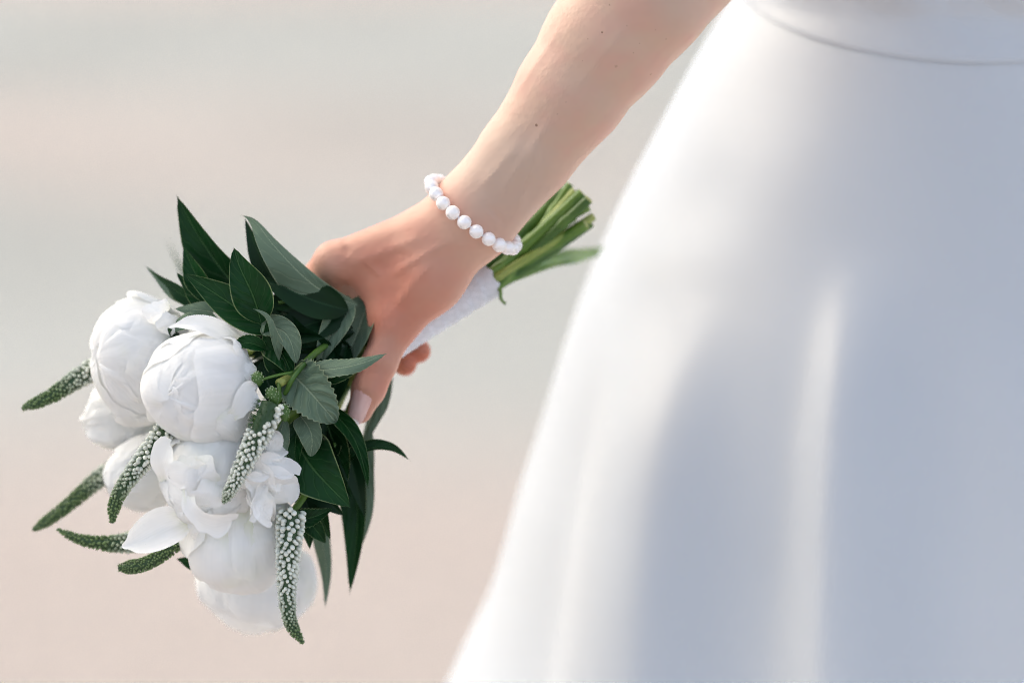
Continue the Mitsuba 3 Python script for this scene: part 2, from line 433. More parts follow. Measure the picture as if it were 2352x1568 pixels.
# ------------------------------------------------------------------ gown: flared satin skirt and fitted bodice
EDGE = [(1760, -120), (1690, 0), (1628, 100), (1562, 220), (1520, 300), (1447, 440), (1392, 560), (1342, 680), (1291, 830), (1243, 990), (1192, 1150), (1142, 1330), (1112, 1420), (1070, 1510), (1043, 1568)]
YC, XC = 1.63, 0.275
ez, er = [], []
for x, y in EDGE:
    ray = FWD + RIGHT * ((x - 1176) / 5600.0) + UP * ((784 - y) / 5600.0)
    q = CAM + ray * ((YC - 0.012) / ray[1])
    ez.append(q[2]); er.append(XC - q[0])
ez, er = np.array(ez), np.array(er)
from scipy.interpolate import PchipInterpolator
zmin = ez.min()
left_r = PchipInterpolator(np.r_[0.01, zmin - 0.25, ez[::-1]], np.r_[er[-1] + 0.20, er[-1] + 0.10, er[::-1]])
WAIST = ez[1] + 0.0


def z_at(y):   # height on the skirt's front seen at picture row y
    ray = FWD + UP * ((784 - y) / 5600.0)
    return (CAM + ray * 1.48)[2]


def skirt_r(ph, z):
    """ph: 0 to the left of the picture, pi/2 towards the lens."""
    rl = left_r(np.clip(z, 0.01, ez.max()))
    z0 = WAIST
    rf = 0.118 + 0.44 * np.clip(z0 - z, 0, 1)
    w = np.sin(ph) ** 2
    r = np.where(np.cos(ph) > 0, rl * (1 - w) + rf * w, rf * w + (0.12 + 0.30 * np.clip(z0 - z, 0, 1)) * (1 - w))

    def ridge(p_top, p_bot, y_top, y_bot, amp, wl, wr, r=0):
        zt, zb = z_at(y_top), z_at(y_bot)
        t = np.clip((zt - z) / (zt - zb), 0, 1.6)
        c = np.radians(p_top + (p_bot - p_top) * np.clip(t, 0, 1.3))
        dphi = ph - c
        a = amp * (t * t) / (0.10 + t * t)
        return a * np.where(dphi < 0, np.exp(-(dphi / np.radians(wl)) ** 2), np.exp(-(dphi / np.radians(wr)) ** 2))

    r = r + ridge(69, 73, 560, 1500, 0.040, 5, 9)
    r = r + ridge(40, 50, 700, 1568, 0.036, 16, 7)
    r = r + ridge(23, 30, 900, 1568, -0.006, 7, 6)
    r = r + ridge(100, 100, 700, 1568, 0.02, 10, 10)
    for k in range(5):
        r = r + ridge(135 + 45 * k, 135 + 45 * k, 500, 1568, 0.03, 14, 14)
    r = r - 0.004 * np.exp(-((ph - np.radians(34)) / 0.25) ** 2 - ((z - z_at(520)) / 0.03) ** 2)
    r = r + 0.004 * np.exp(-((ph - np.radians(52)) / 0.3) ** 2 - ((z - z_at(430)) / 0.04) ** 2)
    return r


nph, nz = 320, 240
ph = np.arange(nph) / nph * 2 * np.pi
zz = np.linspace(0.015, WAIST + 0.02, nz)
PH, ZZ = np.meshgrid(ph, zz, indexing='ij')
tilt = 0.035    # the seam dips towards the far side of the picture
RR = skirt_r(PH, ZZ)
V_ = np.stack([XC - RR * np.cos(PH), YC - RR * np.sin(PH), ZZ], -1).reshape(-1, 3)
put('person__skirt', (V_, grid_faces(nph, nz, True)), 'mat_satin', label='long flared white satin skirt with soft vertical folds')


# bodice: lies over the skirt's top, its lower edge dipping towards the front
def bodice(ph_, t):
    zlow = WAIST + 0.010 - 0.030 * np.clip(np.sin(ph_), 0, 1) ** 1.0 * 1.0 - 0.012 * (1 - np.cos(ph_)) / 2
    z = zlow + t * (WAIST + 0.30 - zlow)
    up = np.clip(z - WAIST, 0, 1)
    base = skirt_r(ph_, np.minimum(z, WAIST + 0.01))
    r = base + 0.0006 + 0.0008 * np.exp(-(t / 0.035) ** 2) + 0.14 * up * np.cos(ph_) ** 2 + 0.09 * up
    r = r + 0.003 * np.sin(9 * ph_ + 25 * t) * np.exp(-((t - 0.16) / 0.10) ** 2)
    return np.stack([XC - r * np.cos(ph_), YC - r * np.sin(ph_), z], -1)


tt = np.r_[0, np.linspace(0, 1, 90)]
PB, TB = np.meshgrid(ph, tt, indexing='ij')
B_ = bodice(PB, TB)
B_[:, 0] = B_[:, 1] - 0.0013 * np.stack([-np.cos(ph), -np.sin(ph), 0 * ph], -1)
put('person__bodice', (B_.reshape(-1, 3), grid_faces(nph, len(tt), True)), 'mat_satin', label='fitted white satin bodice meeting the skirt at a curved waist seam')

# ------------------------------------------------------------------ pearl bracelet
bc = at(1085, 490, 1.420)
e_side = unit(at(1085 + 168, 490 + 138, 1.420) - bc)
e_front = unit(at(1085 - 25, 490 + 14, 1.420 - 0.027) - bc)
NP = 22
prl = trimesh.creation.icosphere(subdivisions=3, radius=0.00412)


def ring_pt(a):
    return bc + 0.0008 * e_side + 0.0306 * np.cos(a) * e_side + 0.0292 * np.sin(a) * e_front


labels['pearl_bracelet'] = {'label': 'bracelet of round white pearls around the wrist', 'category': 'bracelet'}
for k in range(NP):
    a = 2 * np.pi * (k + 0.3) / NP
    m = prl.copy()
    m.vertices = m.vertices * (1 + 0.03 * (rng.random(3) - 0.5)) * (0.985 + 0.03 * rng.random()) + ring_pt(a) + 0.0004 * (rng.random(3) - 0.5)
    put('pearl_bracelet__pearl', m, 'mat_pearl')
rc = np.array([ring_pt(a) for a in np.linspace(0, 2 * np.pi, 80)])
put('pearl_bracelet__thread', tube(rc, 0.0005, 6, False), 'mat_lace')

# ------------------------------------------------------------------ bouquet
labels['bouquet'] = {'label': 'bouquet of white peonies, dark leaves and bud spikes, held head down by its wrapped stems', 'category': 'bouquet'}


def petal_mesh(c, axis, phi0, W, R, th0, th1, el=1.0, flare=0.0, ruffle=0.0, notch=0.0, tipround=0.25, seed=0, curl=0.0, nu=29, nv=31, lobe=0.0, lseed=0):
    """One cupped petal on a globe of radius R round c; axis points to the flower's mouth. Angles in degrees."""
    a = unit(axis)
    e1 = unit(np.cross(a, [0.3, 0.1, 1.0]))
    e2 = np.cross(a, e1)
    U, V = np.meshgrid(np.linspace(-1, 1, nu), np.linspace(0, 1, nv), indexing='ij')
    nz_ = lambda s, fx, fy: meshkit.noise(np.stack([U * fx + seed * 3.7, V * fy + seed, 0 * U + s], -1)) - 0.5
    edge = 1 - tipround * np.abs(U) ** 2.4 - notch * np.exp(-(U / 0.16) ** 2) + 0.10 * (ruffle / 0.003 + 0.3) * (meshkit.noise(np.stack([U * 4.5 + seed * 5.1, 0 * U, 0 * U + 9], -1)) - 0.5)
    v = V * edge
    th = np.radians(th0 + (th1 - th0) * v)
    half = np.radians(W) * (1 - (1 - np.clip(v, 0, 1)) ** 2.4) ** 0.7
    sin_ = np.maximum(np.sin(th), 0.30)
    ph = np.radians(phi0) + U * half * np.minimum(1.0, 0.72 / sin_)
    r = R * (1 + 0.02 * nz_(1, 1.2, 1.2) * 2) + flare * V ** 3 + ruffle * V ** 3 * (np.sin(U * 7 + seed * 2.1) + 2.2 * nz_(2, 3.2, 2)) + curl * (np.abs(U) ** 3) * V
    r = r + 0.0007 * nz_(4, 2.5, 2.5)
    dirs = -a * np.cos(th)[..., None] + (np.cos(ph)[..., None] * e1 + np.sin(ph)[..., None] * e2) * np.sin(th)[..., None]
    if lobe:
        q_ = dirs * 1.25 + 11.3 * lseed
        n_a = meshkit.noise(q_, 3) - 0.5
        n_b = meshkit.noise(dirs * 2.6 + 5.1 * lseed, 8) - 0.5
        r = r + R * lobe * (0.9 * n_a + 0.35 * n_b - 0.55 * np.exp(-(n_a / 0.055) ** 2) * (0.4 + n_b))
        r = r - R * 0.012 * np.clip((V - 0.8) / 0.2, 0, 1) ** 2 - R * 0.012 * np.clip((np.abs(U) - 0.8) / 0.2, 0, 1) ** 2
    P = c - a * (el * r * np.cos(th))[..., None] + (np.cos(ph)[..., None] * e1 + np.sin(ph)[..., None] * e2) * (r * np.sin(th))[..., None]
    uv = np.stack([(U.ravel() + 1) / 2, v.ravel()], 1)
    return (P.reshape(-1, 3), grid_faces(nu, nv)), uv


def peony(x, y, d, R, axis, seed, el=1.0, loose=0.3, rot=0.0, opened=0.0, vz=1.0):
    """A half open peony: heart, then cupped petals in four layers."""
    c = at(x, y, d)
    R = R * MMPX * d / 1.4
    r = np.random.default_rng(seed)
    core = trimesh.creation.icosphere(subdivisions=4, radius=R * 0.80)
    cd = unit(core.vertices)
    n_a, n_b = meshkit.noise(cd * 1.25 + 11.3 * seed, 3) - 0.5, meshkit.noise(cd * 2.6 + 5.1 * seed, 8) - 0.5
    core.vertices = cd * (R * (0.905 + 0.17 * (0.9 * n_a + 0.35 * n_b - 0.55 * np.exp(-(n_a / 0.055) ** 2) * (0.4 + n_b))))[:, None] + c
    tall = lambda v: (np.asarray(v) - c) * np.array([1, 1, vz]) + c
    core.vertices = tall(core.vertices)
    k = put('bouquet__peony', core, 'mat_heart')
    layers = [(0.94, 4, 178, 66, 0.0009, 0.08), (0.962, 4, 175, 70, 0.0006, 0.08), (0.982, 3, 168, 84, 0.0004, 0.05), (1.0, 3, 152, 86, 0.0003, 0.04)]
    for li, (f, n, th1, W, ruf, no) in enumerate(layers):
        tl = (0.06, 0.12, 0.18, 0.22)[li]
        for q in range(n):
            p0 = rot + 360 / n * (q + 0.5 * li) + r.uniform(-12, 12)
            m, uv = petal_mesh(c + R * 0.012 * r.standard_normal(3), unit(np.asarray(axis) + tl * r.standard_normal(3)), p0, W + r.uniform(-5, 5), R * (f + 0.006 * q), 6, th1 + r.uniform(-10, 4), el, flare=R * r.uniform(-0.012, 0.004) + R * 0.05 * loose * li * r.random() ** 2, lobe=0.17, lseed=seed,
                               ruffle=ruf * (1 + loose * 2), notch=no * r.random(), tipround=r.uniform(0.14, 0.26), seed=seed * 10 + li * 4 + q)
            put(k + '__petal', (tall(m[0]), m[1]), 'mat_petal', uv=uv)
    for q in range(4):     # outer petals that stand away a little
        m, uv = petal_mesh(c, unit(np.asarray(axis) + 0.12 * r.standard_normal(3)), rot + 90 * q + r.uniform(-30, 30), 62, R * (1.012 + 0.006 * q), 8, r.uniform(70, 122), el, flare=R * (r.uniform(0.0, 0.07) + 0.2 * opened),
                           ruffle=0.0008 * (1 + 2 * loose), notch=r.uniform(0, 0.14), tipround=r.uniform(0.15, 0.35), seed=seed * 10 + 30 + q, lobe=0.17, lseed=seed)
        put(k + '__petal', (tall(m[0]), m[1]), 'mat_petal', uv=uv)
    return k


def leaf_mesh(pts, width, normal, fold=12, curl=20, roll=(0, 0), wave=0.0, serr=0.0, prof='leaf', seed=0, nu=17, nv=40, asym=(1, 1), quilt=0.0):
    """A blade along the points; its upper side looks along normal. width in picture units at arm's distance."""
    c = spline(ats(pts), nv)
    t = unit(np.gradient(c, axis=0))
    V = np.linspace(0, 1, nv)
    n = unit(np.asarray(normal, float))
    n = unit(n[None] - t * (t @ n)[:, None])
    b = np.cross(t, n)
    ro = np.radians(roll[0] + (roll[1] - roll[0]) * V)[:, None]
    n, b = n * np.cos(ro) + b * np.sin(ro), b * np.cos(ro) - n * np.sin(ro)
    if prof == 'leaf':
        w = np.sin(np.pi * V ** 0.78) ** 0.95 * (1 - 0.38 * V ** 2) + 0.03
        w = w * np.clip((1 - V) * 14, 0, 1)
    elif prof == 'broad':
        w = np.sin(np.pi * np.clip(V, 0, 1) ** 0.65) ** 0.6
    elif prof == 'petal':
        w = (0.25 + 0.75 * np.clip(V / 0.55, 0, 1) ** 0.8) * np.sqrt(np.clip(1 - ((V - 0.55) / 0.45).clip(0, 1) ** 2.5, 0, 1))
    elif prof == 'point':  # a pointed petal
        w = (0.35 + 0.65 * np.sin(np.pi * np.clip(V / 0.9, 0, 1) ** 0.9)) * np.clip((1 - V) * 5, 0, 1) ** 0.6
    pet = prof in ('petal', 'broad_petal', 'point_petal')
    w = w / w.max() * width * 0.5 * MMPX
    U = np.linspace(-1, 1, nu)
    uu, vv = np.meshgrid(U, V, indexing='ij')
    A = np.abs(uu)
    al, cu = np.radians(fold), np.radians(curl)
    if abs(cu) > 1e-3:
        xs = (np.sin(al + cu * A) - math.sin(al)) / cu
        hs = (math.cos(al) - np.cos(al + cu * A)) / cu
    else:
        xs, hs = A * math.cos(al), A * math.sin(al)
    ww = w[None, :] * np.where(uu < 0, asym[0], asym[1]) * (1 + serr * (np.abs((vv * 15) % 1 - 0.5) - 0.25) * A ** 4)
    cc_ = np.broadcast_to(c[None], (nu, nv, 3))
    if pet:
        nzp = lambda f, q: meshkit.noise(np.stack([vv * f + seed * 2.3, np.sign(uu) * 3.0 + 0 * vv, 0 * uu + q + seed], -1)) - 0.5
        ww = ww * (1 + 0.5 * nzp(4.0, 1.0) + 0.3 * nzp(9.0, 2.0))
        ve = vv * (1 - 0.16 * np.exp(-((uu - 0.5 * nzp(0.01, 5.0)) / 0.2) ** 2) + 0.22 * (meshkit.noise(np.stack([uu * 2.6 + seed, 0 * vv, 0 * vv + seed], -1)) - 0.5))
        cc_ = np.stack([np.interp(ve, V, c[:, q_]) for q_ in range(3)], -1)
    hgt = hs * ww + wave * mm * (np.sin(vv * 9 + seed * 1.7 + np.sign(uu) * 0.9) + 1.4 * (meshkit.noise(np.stack([vv * 6 + seed, uu * 1.5, 0 * uu + seed], -1)) - 0.5)) * A ** 1.5 * (w / w.max())[None]
    hgt = hgt + quilt * mm * np.sin(2 * np.pi * (vv * 6.0 - A * 1.7)) * np.sin(np.pi * np.clip(A, 0, 1)) ** 0.7
    P = cc_ + (np.sign(uu) * xs * ww)[..., None] * b[None] + hgt[..., None] * n[None]
    uv = np.stack([(uu.ravel() + 1) / 2, vv.ravel()], 1)
    f = grid_faces(nu, nv)
    fn = np.cross(P.reshape(-1, 3)[f[:, 1]] - P.reshape(-1, 3)[f[:, 0]], P.reshape(-1, 3)[f[:, 2]] - P.reshape(-1, 3)[f[:, 0]])
    if (fn @ n.mean(0)).sum() < 0:
        f = f[:, ::-1]
    return (P.reshape(-1, 3), f), uv


def leaf(pts, width, normal, label=None, mat='mat_leaf', **kw):
    m, uv = leaf_mesh(pts, width, normal, **kw)
    return put('bouquet__leaf', m, mat, uv=uv, label=label)


def free_petal(k, pts, width, normal, **kw):
    kw = {'prof': 'petal', **kw}
    m, uv = leaf_mesh(pts, width, normal, **kw)
    uv[:, 1] = 0.2 + 0.8 * uv[:, 1]
    return put(k + '__petal', m, 'mat_petal', uv=uv)


# flowers (normals and axes: x right, -y towards the lens, z up)
k1 = peony(462, 890, 1.392, 132, (-0.45, -0.87, 0.02), 3, loose=0.25, rot=20)
labels[k1] = {'label': 'large half open peony in front of the others'}
k2 = peony(322, 826, 1.428, 116, (-0.75, -0.60, 0.15), 5, loose=0.2, vz=1.27)
k3 = peony(490, 1092, 1.398, 118, (-0.30, -0.88, -0.25), 8, loose=0.6, rot=50, opened=0.4)
k4 = peony(553, 1236, 1.412, 128, (-0.05, 0.15, -0.98), 11, loose=0.2, rot=10)
k5 = peony(280, 958, 1.475, 76, (-0.9, -0.3, -0.1), 13, el=1.2)
k6 = peony(585, 1337, 1.495, 132, (0.0, -0.5, -0.85), 17, el=0.85)
k7 = peony(335, 1085, 1.46, 85, (-0.8, -0.5, -0.3), 19, el=1.15)
# petals that stand free of the globes
free_petal(k1, [(560, 800, 1.40), (500, 762, 1.385), (440, 745, 1.378), (386, 752, 1.38)], 62, (0.1, -0.7, 0.75), fold=10, curl=25, prof='point', wave=0.6)
free_petal(k1, [(575, 800, 1.405), (535, 745, 1.398), (490, 716, 1.395)], 60, (0.2, -0.6, 0.8), fold=5, curl=60, wave=1.2)
free_petal(k1, [(575, 790, 1.41), (562, 750, 1.405), (545, 725, 1.405)], 50, (0.5, -0.7, 0.5), fold=5, curl=60, wave=1.0)
free_petal(k1, [(530, 960, 1.37), (555, 930, 1.368), (590, 890, 1.374)], 62, (0.35, -0.9, 0.1), fold=0, curl=20, wave=0.8)
free_petal(k1, [(490, 960, 1.366), (525, 985, 1.37), (545, 1015, 1.38)], 120, (0.25, -0.95, -0.2), fold=-10, curl=-25, wave=0.6, prof='broad')
for pts_, w_, nrm_ in [([(440, 930, 1.366), (425, 895, 1.3618), (404, 866, 1.3612)], 44, (-0.5, -0.85, 0.2)), ([(455, 925, 1.366), (440, 890, 1.3612), (432, 862, 1.3610)], 46, (-0.2, -0.95, 0.2)),
                       ([(410, 940, 1.368), (398, 915, 1.3635), (392, 880, 1.3625)], 34, (-0.7, -0.7, 0.1)), ([(400, 900, 1.368), (398, 925, 1.3635), (412, 945, 1.3635)], 26, (-0.5, -0.8, -0.3)), ([(470, 930, 1.366), (470, 900, 1.3612), (462, 872, 1.3610)], 40, (0.1, -0.98, 0.2))]:
    free_petal(k1, pts_, w_, nrm_, fold=-6, curl=-26, wave=0.7)
free_petal(k3, [(430, 1195, 1.39), (380, 1212, 1.382), (330, 1236, 1.38), (279, 1256, 1.382)], 108, (-0.1, -0.9, 0.35), fold=14, curl=30, prof='point')
free_petal(k3, [(560, 1020, 1.385), (620, 1065, 1.375), (688, 1092, 1.382)], 60, (0.2, -0.7, 0.7), fold=0, curl=30, wave=1.5)
free_petal(k3, [(590, 1080, 1.385), (640, 1115, 1.378), (668, 1160, 1.384)], 88, (0.4, -0.9, 0.2), fold=0, curl=-35, wave=1.2)
free_petal(k3, [(610, 1060, 1.385), (598, 1120, 1.375), (572, 1195, 1.374)], 50, (0.3, -0.9, 0.0), fold=20, curl=70, wave=1.0)
free_petal(k3, [(540, 1090, 1.385), (575, 1110, 1.378), (600, 1075, 1.38)], 60, (0.0, -1.0, 0.1), fold=0, curl=40, wave=1.2)
free_petal(k3, [(430, 1120, 1.37), (450, 1180, 1.368), (500, 1200, 1.372), (545, 1190, 1.378)], 62, (0.0, -0.9, -0.3), fold=0, curl=40, wave=0.8)
free_petal(k3, [(385, 1110, 1.385), (372, 1060, 1.375), (395, 1010, 1.372)], 60, (-0.4, -0.9, 0.1), fold=0, curl=30, wave=1.0)
r = np.random.default_rng(77)
for q in range(11):
    an = r.uniform(-0.9, 1.5)
    bx, by = 575 + r.uniform(-20, 25), 1095 + r.uniform(-35, 35)
    L_ = r.uniform(55, 105)
    ex, ey = bx + L_ * math.cos(an), by + L_ * math.sin(an)
    d_ = 1.385 - 0.004 * r.random()
    free_petal(k3, [(bx, by, d_ + 0.008), ((bx + ex) / 2, (by + ey) / 2 - 6, d_ - 0.010), (ex, ey, d_ - 0.004 + 0.01 * r.random())], r.uniform(45, 85), (r.uniform(-.1, .7), -0.8, r.uniform(-.4, .7)),
               fold=r.uniform(-10, 15), curl=r.uniform(-30, 70), wave=r.uniform(1.2, 2.4), seed=100 + q)
for q in range(7):
    an = r.uniform(1.6, 4.4)
    bx, by = 480 + r.uniform(-25, 25), 1100 + r.uniform(-20, 25)
    L_ = r.uniform(50, 95)
    ex, ey = bx + L_ * math.cos(an), by + 0.8 * L_ * math.sin(an)
    free_petal(k3, [(bx, by, 1.372), ((bx + ex) / 2, (by + ey) / 2, 1.366), (ex, ey, 1.372)], r.uniform(50, 80), (0.3 * math.cos(an), -0.95, -0.3 * math.sin(an)), fold=-4, curl=r.uniform(-30, 20), wave=0.9, seed=130 + q)
for q, (kk, cx, cy, dd) in enumerate([(k1, 560, 905, 1.375), (k1, 545, 965, 1.374), (k1, 572, 860, 1.38), (k2, 395, 740, 1.40), (k2, 372, 720, 1.40), (k4, 470, 1215, 1.388)]):
    free_petal(kk, [(cx + 18, cy - 10, dd + 0.008), (cx - 6, cy, dd - 0.003), (cx - 34, cy + 16, dd - 0.001)], r.uniform(55, 80), (0.25, -0.9, r.uniform(-.1, .4)), fold=-8, curl=-30, wave=1.0, seed=150 + q)
free_petal(k4, [(640, 1170, 1.40), (650, 1200, 1.392), (636, 1214, 1.392)], 40, (0.3, -0.9, 0), fold=0, curl=30)


# bud spikes
def spike(pts, r0, r1, white, seed, label=None, bare=False, single=0):
    """A curved spike of little buds: white and round near its foot, green and small at its tip. r0, r1 in picture units."""
    r = np.random.default_rng(seed)
    c = spline(ats(pts), 60)
    t, n, b = frames(c)
    V = np.linspace(0, 1, 60)
    prof = (r0 + (r1 - r0) * V ** 1.1) * MMPX * np.clip((1 - V) * 9, 0.25, 1) ** 0.5
    k = key('bouquet__flower_spike')
    core_col = np.array([0.035, 0.075, 0.03])
    v, f = tube(c, prof * 0.66, 10)
    scene[k] = mikit.ply((v, f), 'mat_bud', smooth=True, color=np.tile(core_col, (len(v), 1)))
    if label:
        labels[k] = {'label': label}
    ball = trimesh.creation.icosphere(subdivisions=1)
    bv, bf = np.array(ball.vertices), np.array(ball.faces)
    tip = np.array([[1, 0, 0], [-.5, .87, 0], [-.5, -.87, 0], [0, 0, 3.2]]) * [0.5, 0.5, 1]
    tf = np.array([[0, 1, 3], [1, 2, 3], [2, 0, 3]])
    Vs, Fs, Cs, off = [], [], [], 0
    length = np.linalg.norm(np.diff(c, axis=0), axis=1).sum()
    s, i = 0.0, 0
    while s < 0.995:
        fi = s * 59
        j = int(fi); q = fi - j; j2 = min(j + 1, 59)
        cc, tt_, nn, bb, rr = [(1 - q) * a[j] + q * a[j2] for a in (c, t, n, b, prof)]
        size = (1.92 - 1.12 * s) * (r0 / 33) ** 0.5 * mm
        an = i * 2.39996 + 0.15 * r.standard_normal()
        out = math.cos(an) * nn + math.sin(an) * bb
        dirv = unit(out + (0.35 + 0.5 * s) * tt_)
        xa = unit(np.cross(dirv, tt_)); ya = np.cross(dirv, xa)
        w_ = np.clip((white - s) / 0.35 + 0.5, 0, 1)
        sz = size * r.uniform(0.85, 1.15) * (0.72 + 0.2 * w_)
        M = np.stack([xa * sz * 0.86, ya * sz * 0.86, dirv * sz * 1.25])
        ctr = cc + out * rr * 0.80 + tt_ * 0.0003 * r.standard_normal()
        skip = bare and s < 0.30 and (math.cos(an - 0.9) > -0.25)
        col = np.array([0.13, 0.20, 0.075]) * (1 - w_) + np.array([0.70, 0.72, 0.64]) * w_
        col = col * r.uniform(0.88, 1.08)
        if not skip:
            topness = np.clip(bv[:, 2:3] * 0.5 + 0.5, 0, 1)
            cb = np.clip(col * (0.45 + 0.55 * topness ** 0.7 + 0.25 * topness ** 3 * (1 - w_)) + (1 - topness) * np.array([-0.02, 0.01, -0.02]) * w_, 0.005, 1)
            if single > 0:
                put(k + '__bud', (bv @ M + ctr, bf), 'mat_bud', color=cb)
                single -= 1
            else:
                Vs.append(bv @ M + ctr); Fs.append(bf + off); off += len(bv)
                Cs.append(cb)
        for e in range(7 if skip else 2):
            d2 = unit(out * (1.6 if skip else 1) + tt_ * 0.9 + 0.5 * r.standard_normal(3))
            x2 = unit(np.cross(d2, tt_)); y2 = np.cross(d2, x2)
            M2 = np.stack([x2 * 0.6, y2 * 0.6, d2 * 1.3]) * sz * 0.6
            Vs.append(tip @ M2 + cc + out * rr * 0.72 - tt_ * sz * 0.6); Fs.append(tf + off); off += 4
            Cs.append(np.tile([0.04, 0.09, 0.03], (4, 1)))
        s += (2.0 * size * 2.0 * size * 0.82) / (2 * np.pi * rr * 0.8) / length
        i += 1
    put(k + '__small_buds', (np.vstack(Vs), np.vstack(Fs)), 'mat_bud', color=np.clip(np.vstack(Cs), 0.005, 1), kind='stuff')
    return k


spike([(290, 825, 1.445), (240, 840, 1.440), (190, 862, 1.435), (130, 902, 1.43), (50, 938, 1.425)], 34, 13, 0.5, 1, 'pale spike pointing left from the upper peony')
spike([(300, 1060, 1.47), (255, 1080, 1.462), (200, 1122, 1.455), (130, 1180, 1.448), (76, 1217, 1.445)], 27, 14, 0.34, 2, 'blurred green spike pointing down left')
spike([(400, 975, 1.40), (370, 1006, 1.392), (325, 1062, 1.388), (280, 1122, 1.388), (262, 1165, 1.39), (258, 1200, 1.392)], 31, 14, 0.62, 3)
spike([(622, 930, 1.372), (596, 990, 1.366), (572, 1040, 1.363), (545, 1095, 1.363), (513, 1155, 1.366)], 36, 12, 0.95, 4, 'short white spike in front of the peonies', bare=True, single=130)
spike([(668, 1175, 1.385), (664, 1240, 1.382), (660, 1310, 1.382), (660, 1380, 1.382), (670, 1435, 1.382), (697, 1476, 1.384)], 35, 12, 0.72, 5, 'long white spike hanging straight down with a curved tip', single=150)
spike([(350, 1230, 1.425), (290, 1246, 1.422), (230, 1246, 1.42), (175, 1235, 1.42), (131, 1214, 1.42)], 30, 7, 0.3, 6)
spike([(438, 1180, 1.415), (418, 1232, 1.41), (380, 1268, 1.406), (325, 1297, 1.404), (272, 1303, 1.404)], 17, 20, 0.22, 7, 'dark green spike curving left under the pointed petal')
for i, (x, y, x2, y2) in enumerate([(588, 862, 596, 886), (620, 895, 632, 930), (648, 935, 655, 968)]):
    c = spline(ats([(x, y, 1.375), ((x + x2) / 2 + 2, (y + y2) / 2, 1.372), (x2, y2, 1.372)]), 9)
    v, f = tube(c, np.array([9, 13, 14, 14, 13, 11, 9, 6, 3]) * MMPX, 10)
    k = put('bouquet__side_bud', (v, f), 'mat_bud', color=np.tile([0.05, 0.11, 0.022], (len(v), 1)))
    t, n, b = frames(c)
    pb = trimesh.creation.icosphere(subdivisions=1, radius=0.00042)
    ms = []
    for q in range(46):
        j = min(int(q / 46 * 6.5), 8)
        o = math.cos(q * 2.4) * n[j] + math.sin(q * 2.4) * b[j]
        m = pb.copy(); m.vertices = m.vertices * (1.2 - q / 70) + c[j] + t[j] * 0.0006 * math.sin(q) + o * np.array([9, 13, 14, 14, 13, 11, 9, 6, 3])[j] * MMPX
        ms.append(m)
    m = trimesh.util.concatenate(ms)
    put(k + '__speck', m, 'mat_bud', color=np.tile([0.34, 0.42, 0.26], (len(m.vertices), 1)), kind='stuff')
for pts, w in [([(618, 990, 1.378), (632, 1000, 1.375), (628, 1032, 1.376)], 34), ([(612, 1000, 1.378), (620, 1018, 1.374), (612, 1036, 1.375)], 26)]:
    m, uv = leaf_mesh(pts, w, (0.3, -0.9, 0.2), prof='petal', fold=0, curl=30)
    uv[:, 1] = 0.5 + 0.5 * uv[:, 1]
    put('bouquet__floret', m, 'mat_petal', uv=uv)

# leaves
CAMN = (0, -1, 0.1)
leaf([(610, 730, 1.435), (520, 632, 1.43), (452, 535, 1.425), (405, 447, 1.42)], 134, (-0.35, -0.9, -0.1), fold=19, curl=14, wave=1.7, seed=1, label='tallest dark green pointed leaf')
leaf([(822, 700, 1.425), (735, 664, 1.412), (668, 606, 1.404), (612, 542, 1.406), (572, 500, 1.412), (553, 494, 1.414)], 104, (-0.2, 0.95, -0.15), fold=-4, curl=36, wave=3.2, seed=2, asym=(0.42, 1.15), label='long grey green leaf showing its underside')
leaf([(650, 670, 1.418), (612, 618, 1.416), (582, 552, 1.416), (562, 500, 1.418)], 58, (-0.5, -0.85, 0), fold=10, seed=202, mat='mat_leaf_shaded')
leaf([(800, 712, 1.42), (720, 690, 1.412), (650, 660, 1.41), (590, 640, 1.415)], 92, (0, -0.9, 0.4), fold=12, wave=1.5, seed=203, mat='mat_leaf_shaded')
leaf([(600, 742, 1.392), (578, 672, 1.386), (548, 606, 1.384), (537, 567, 1.386)], 104, (0.05, -0.95, 0.15), fold=21, curl=12, wave=1.4, seed=3, label='broad dark leaf with pale veins and edge')
leaf([(625, 765, 1.398), (555, 715, 1.394), (485, 668, 1.394), (422, 627, 1.396)], 86, (-0.1, -0.9, 0.45), fold=6, curl=18, wave=1.5, seed=4)
leaf([(480, 705, 1.432), (400, 660, 1.435), (333, 610, 1.44)], 50, (0.25, 0.3, -0.9), fold=19, curl=30, wave=1.2, seed=5)
leaf([(485, 715, 1.428), (405, 668, 1.432), (338, 614, 1.44)], 40, (-0.4, -0.9, -0.2), fold=0, curl=20, wave=1.2, seed=55)
leaf([(500, 700, 1.418), (450, 630, 1.418), (421, 564, 1.42)], 70, (-0.2, -0.95, 0.1), fold=24, wave=1.2, seed=6)
leaf([(490, 720, 1.415), (445, 670, 1.418), (404, 624, 1.42)], 46, (-0.3, -0.9, 0.2), fold=19, wave=1.2, seed=7)
leaf([(640, 790, 1.46), (530, 720, 1.53), (430, 640, 1.59), (383, 545, 1.63)], 30, (0.2, -0.9, 0.5), fold=0, wave=1.2, seed=8, label='faint far out of focus leaf tip')
leaf([(520, 725, 1.41), (460, 712, 1.405), (400, 709, 1.405)], 52, (0.05, 0.85, -0.5), fold=6, curl=25, wave=1.2, seed=9)
leaf([(470, 735, 1.405), (425, 738, 1.40), (384, 770, 1.40)], 44, (0.2, 0.9, -0.4), fold=6, curl=25, wave=1.2, seed=10)
leaf([(640, 830, 1.392), (622, 775, 1.384), (607, 726, 1.381), (580, 708, 1.383)], 42, (0.75, 0.5, -0.3), fold=19, curl=60, wave=1.2, seed=11)
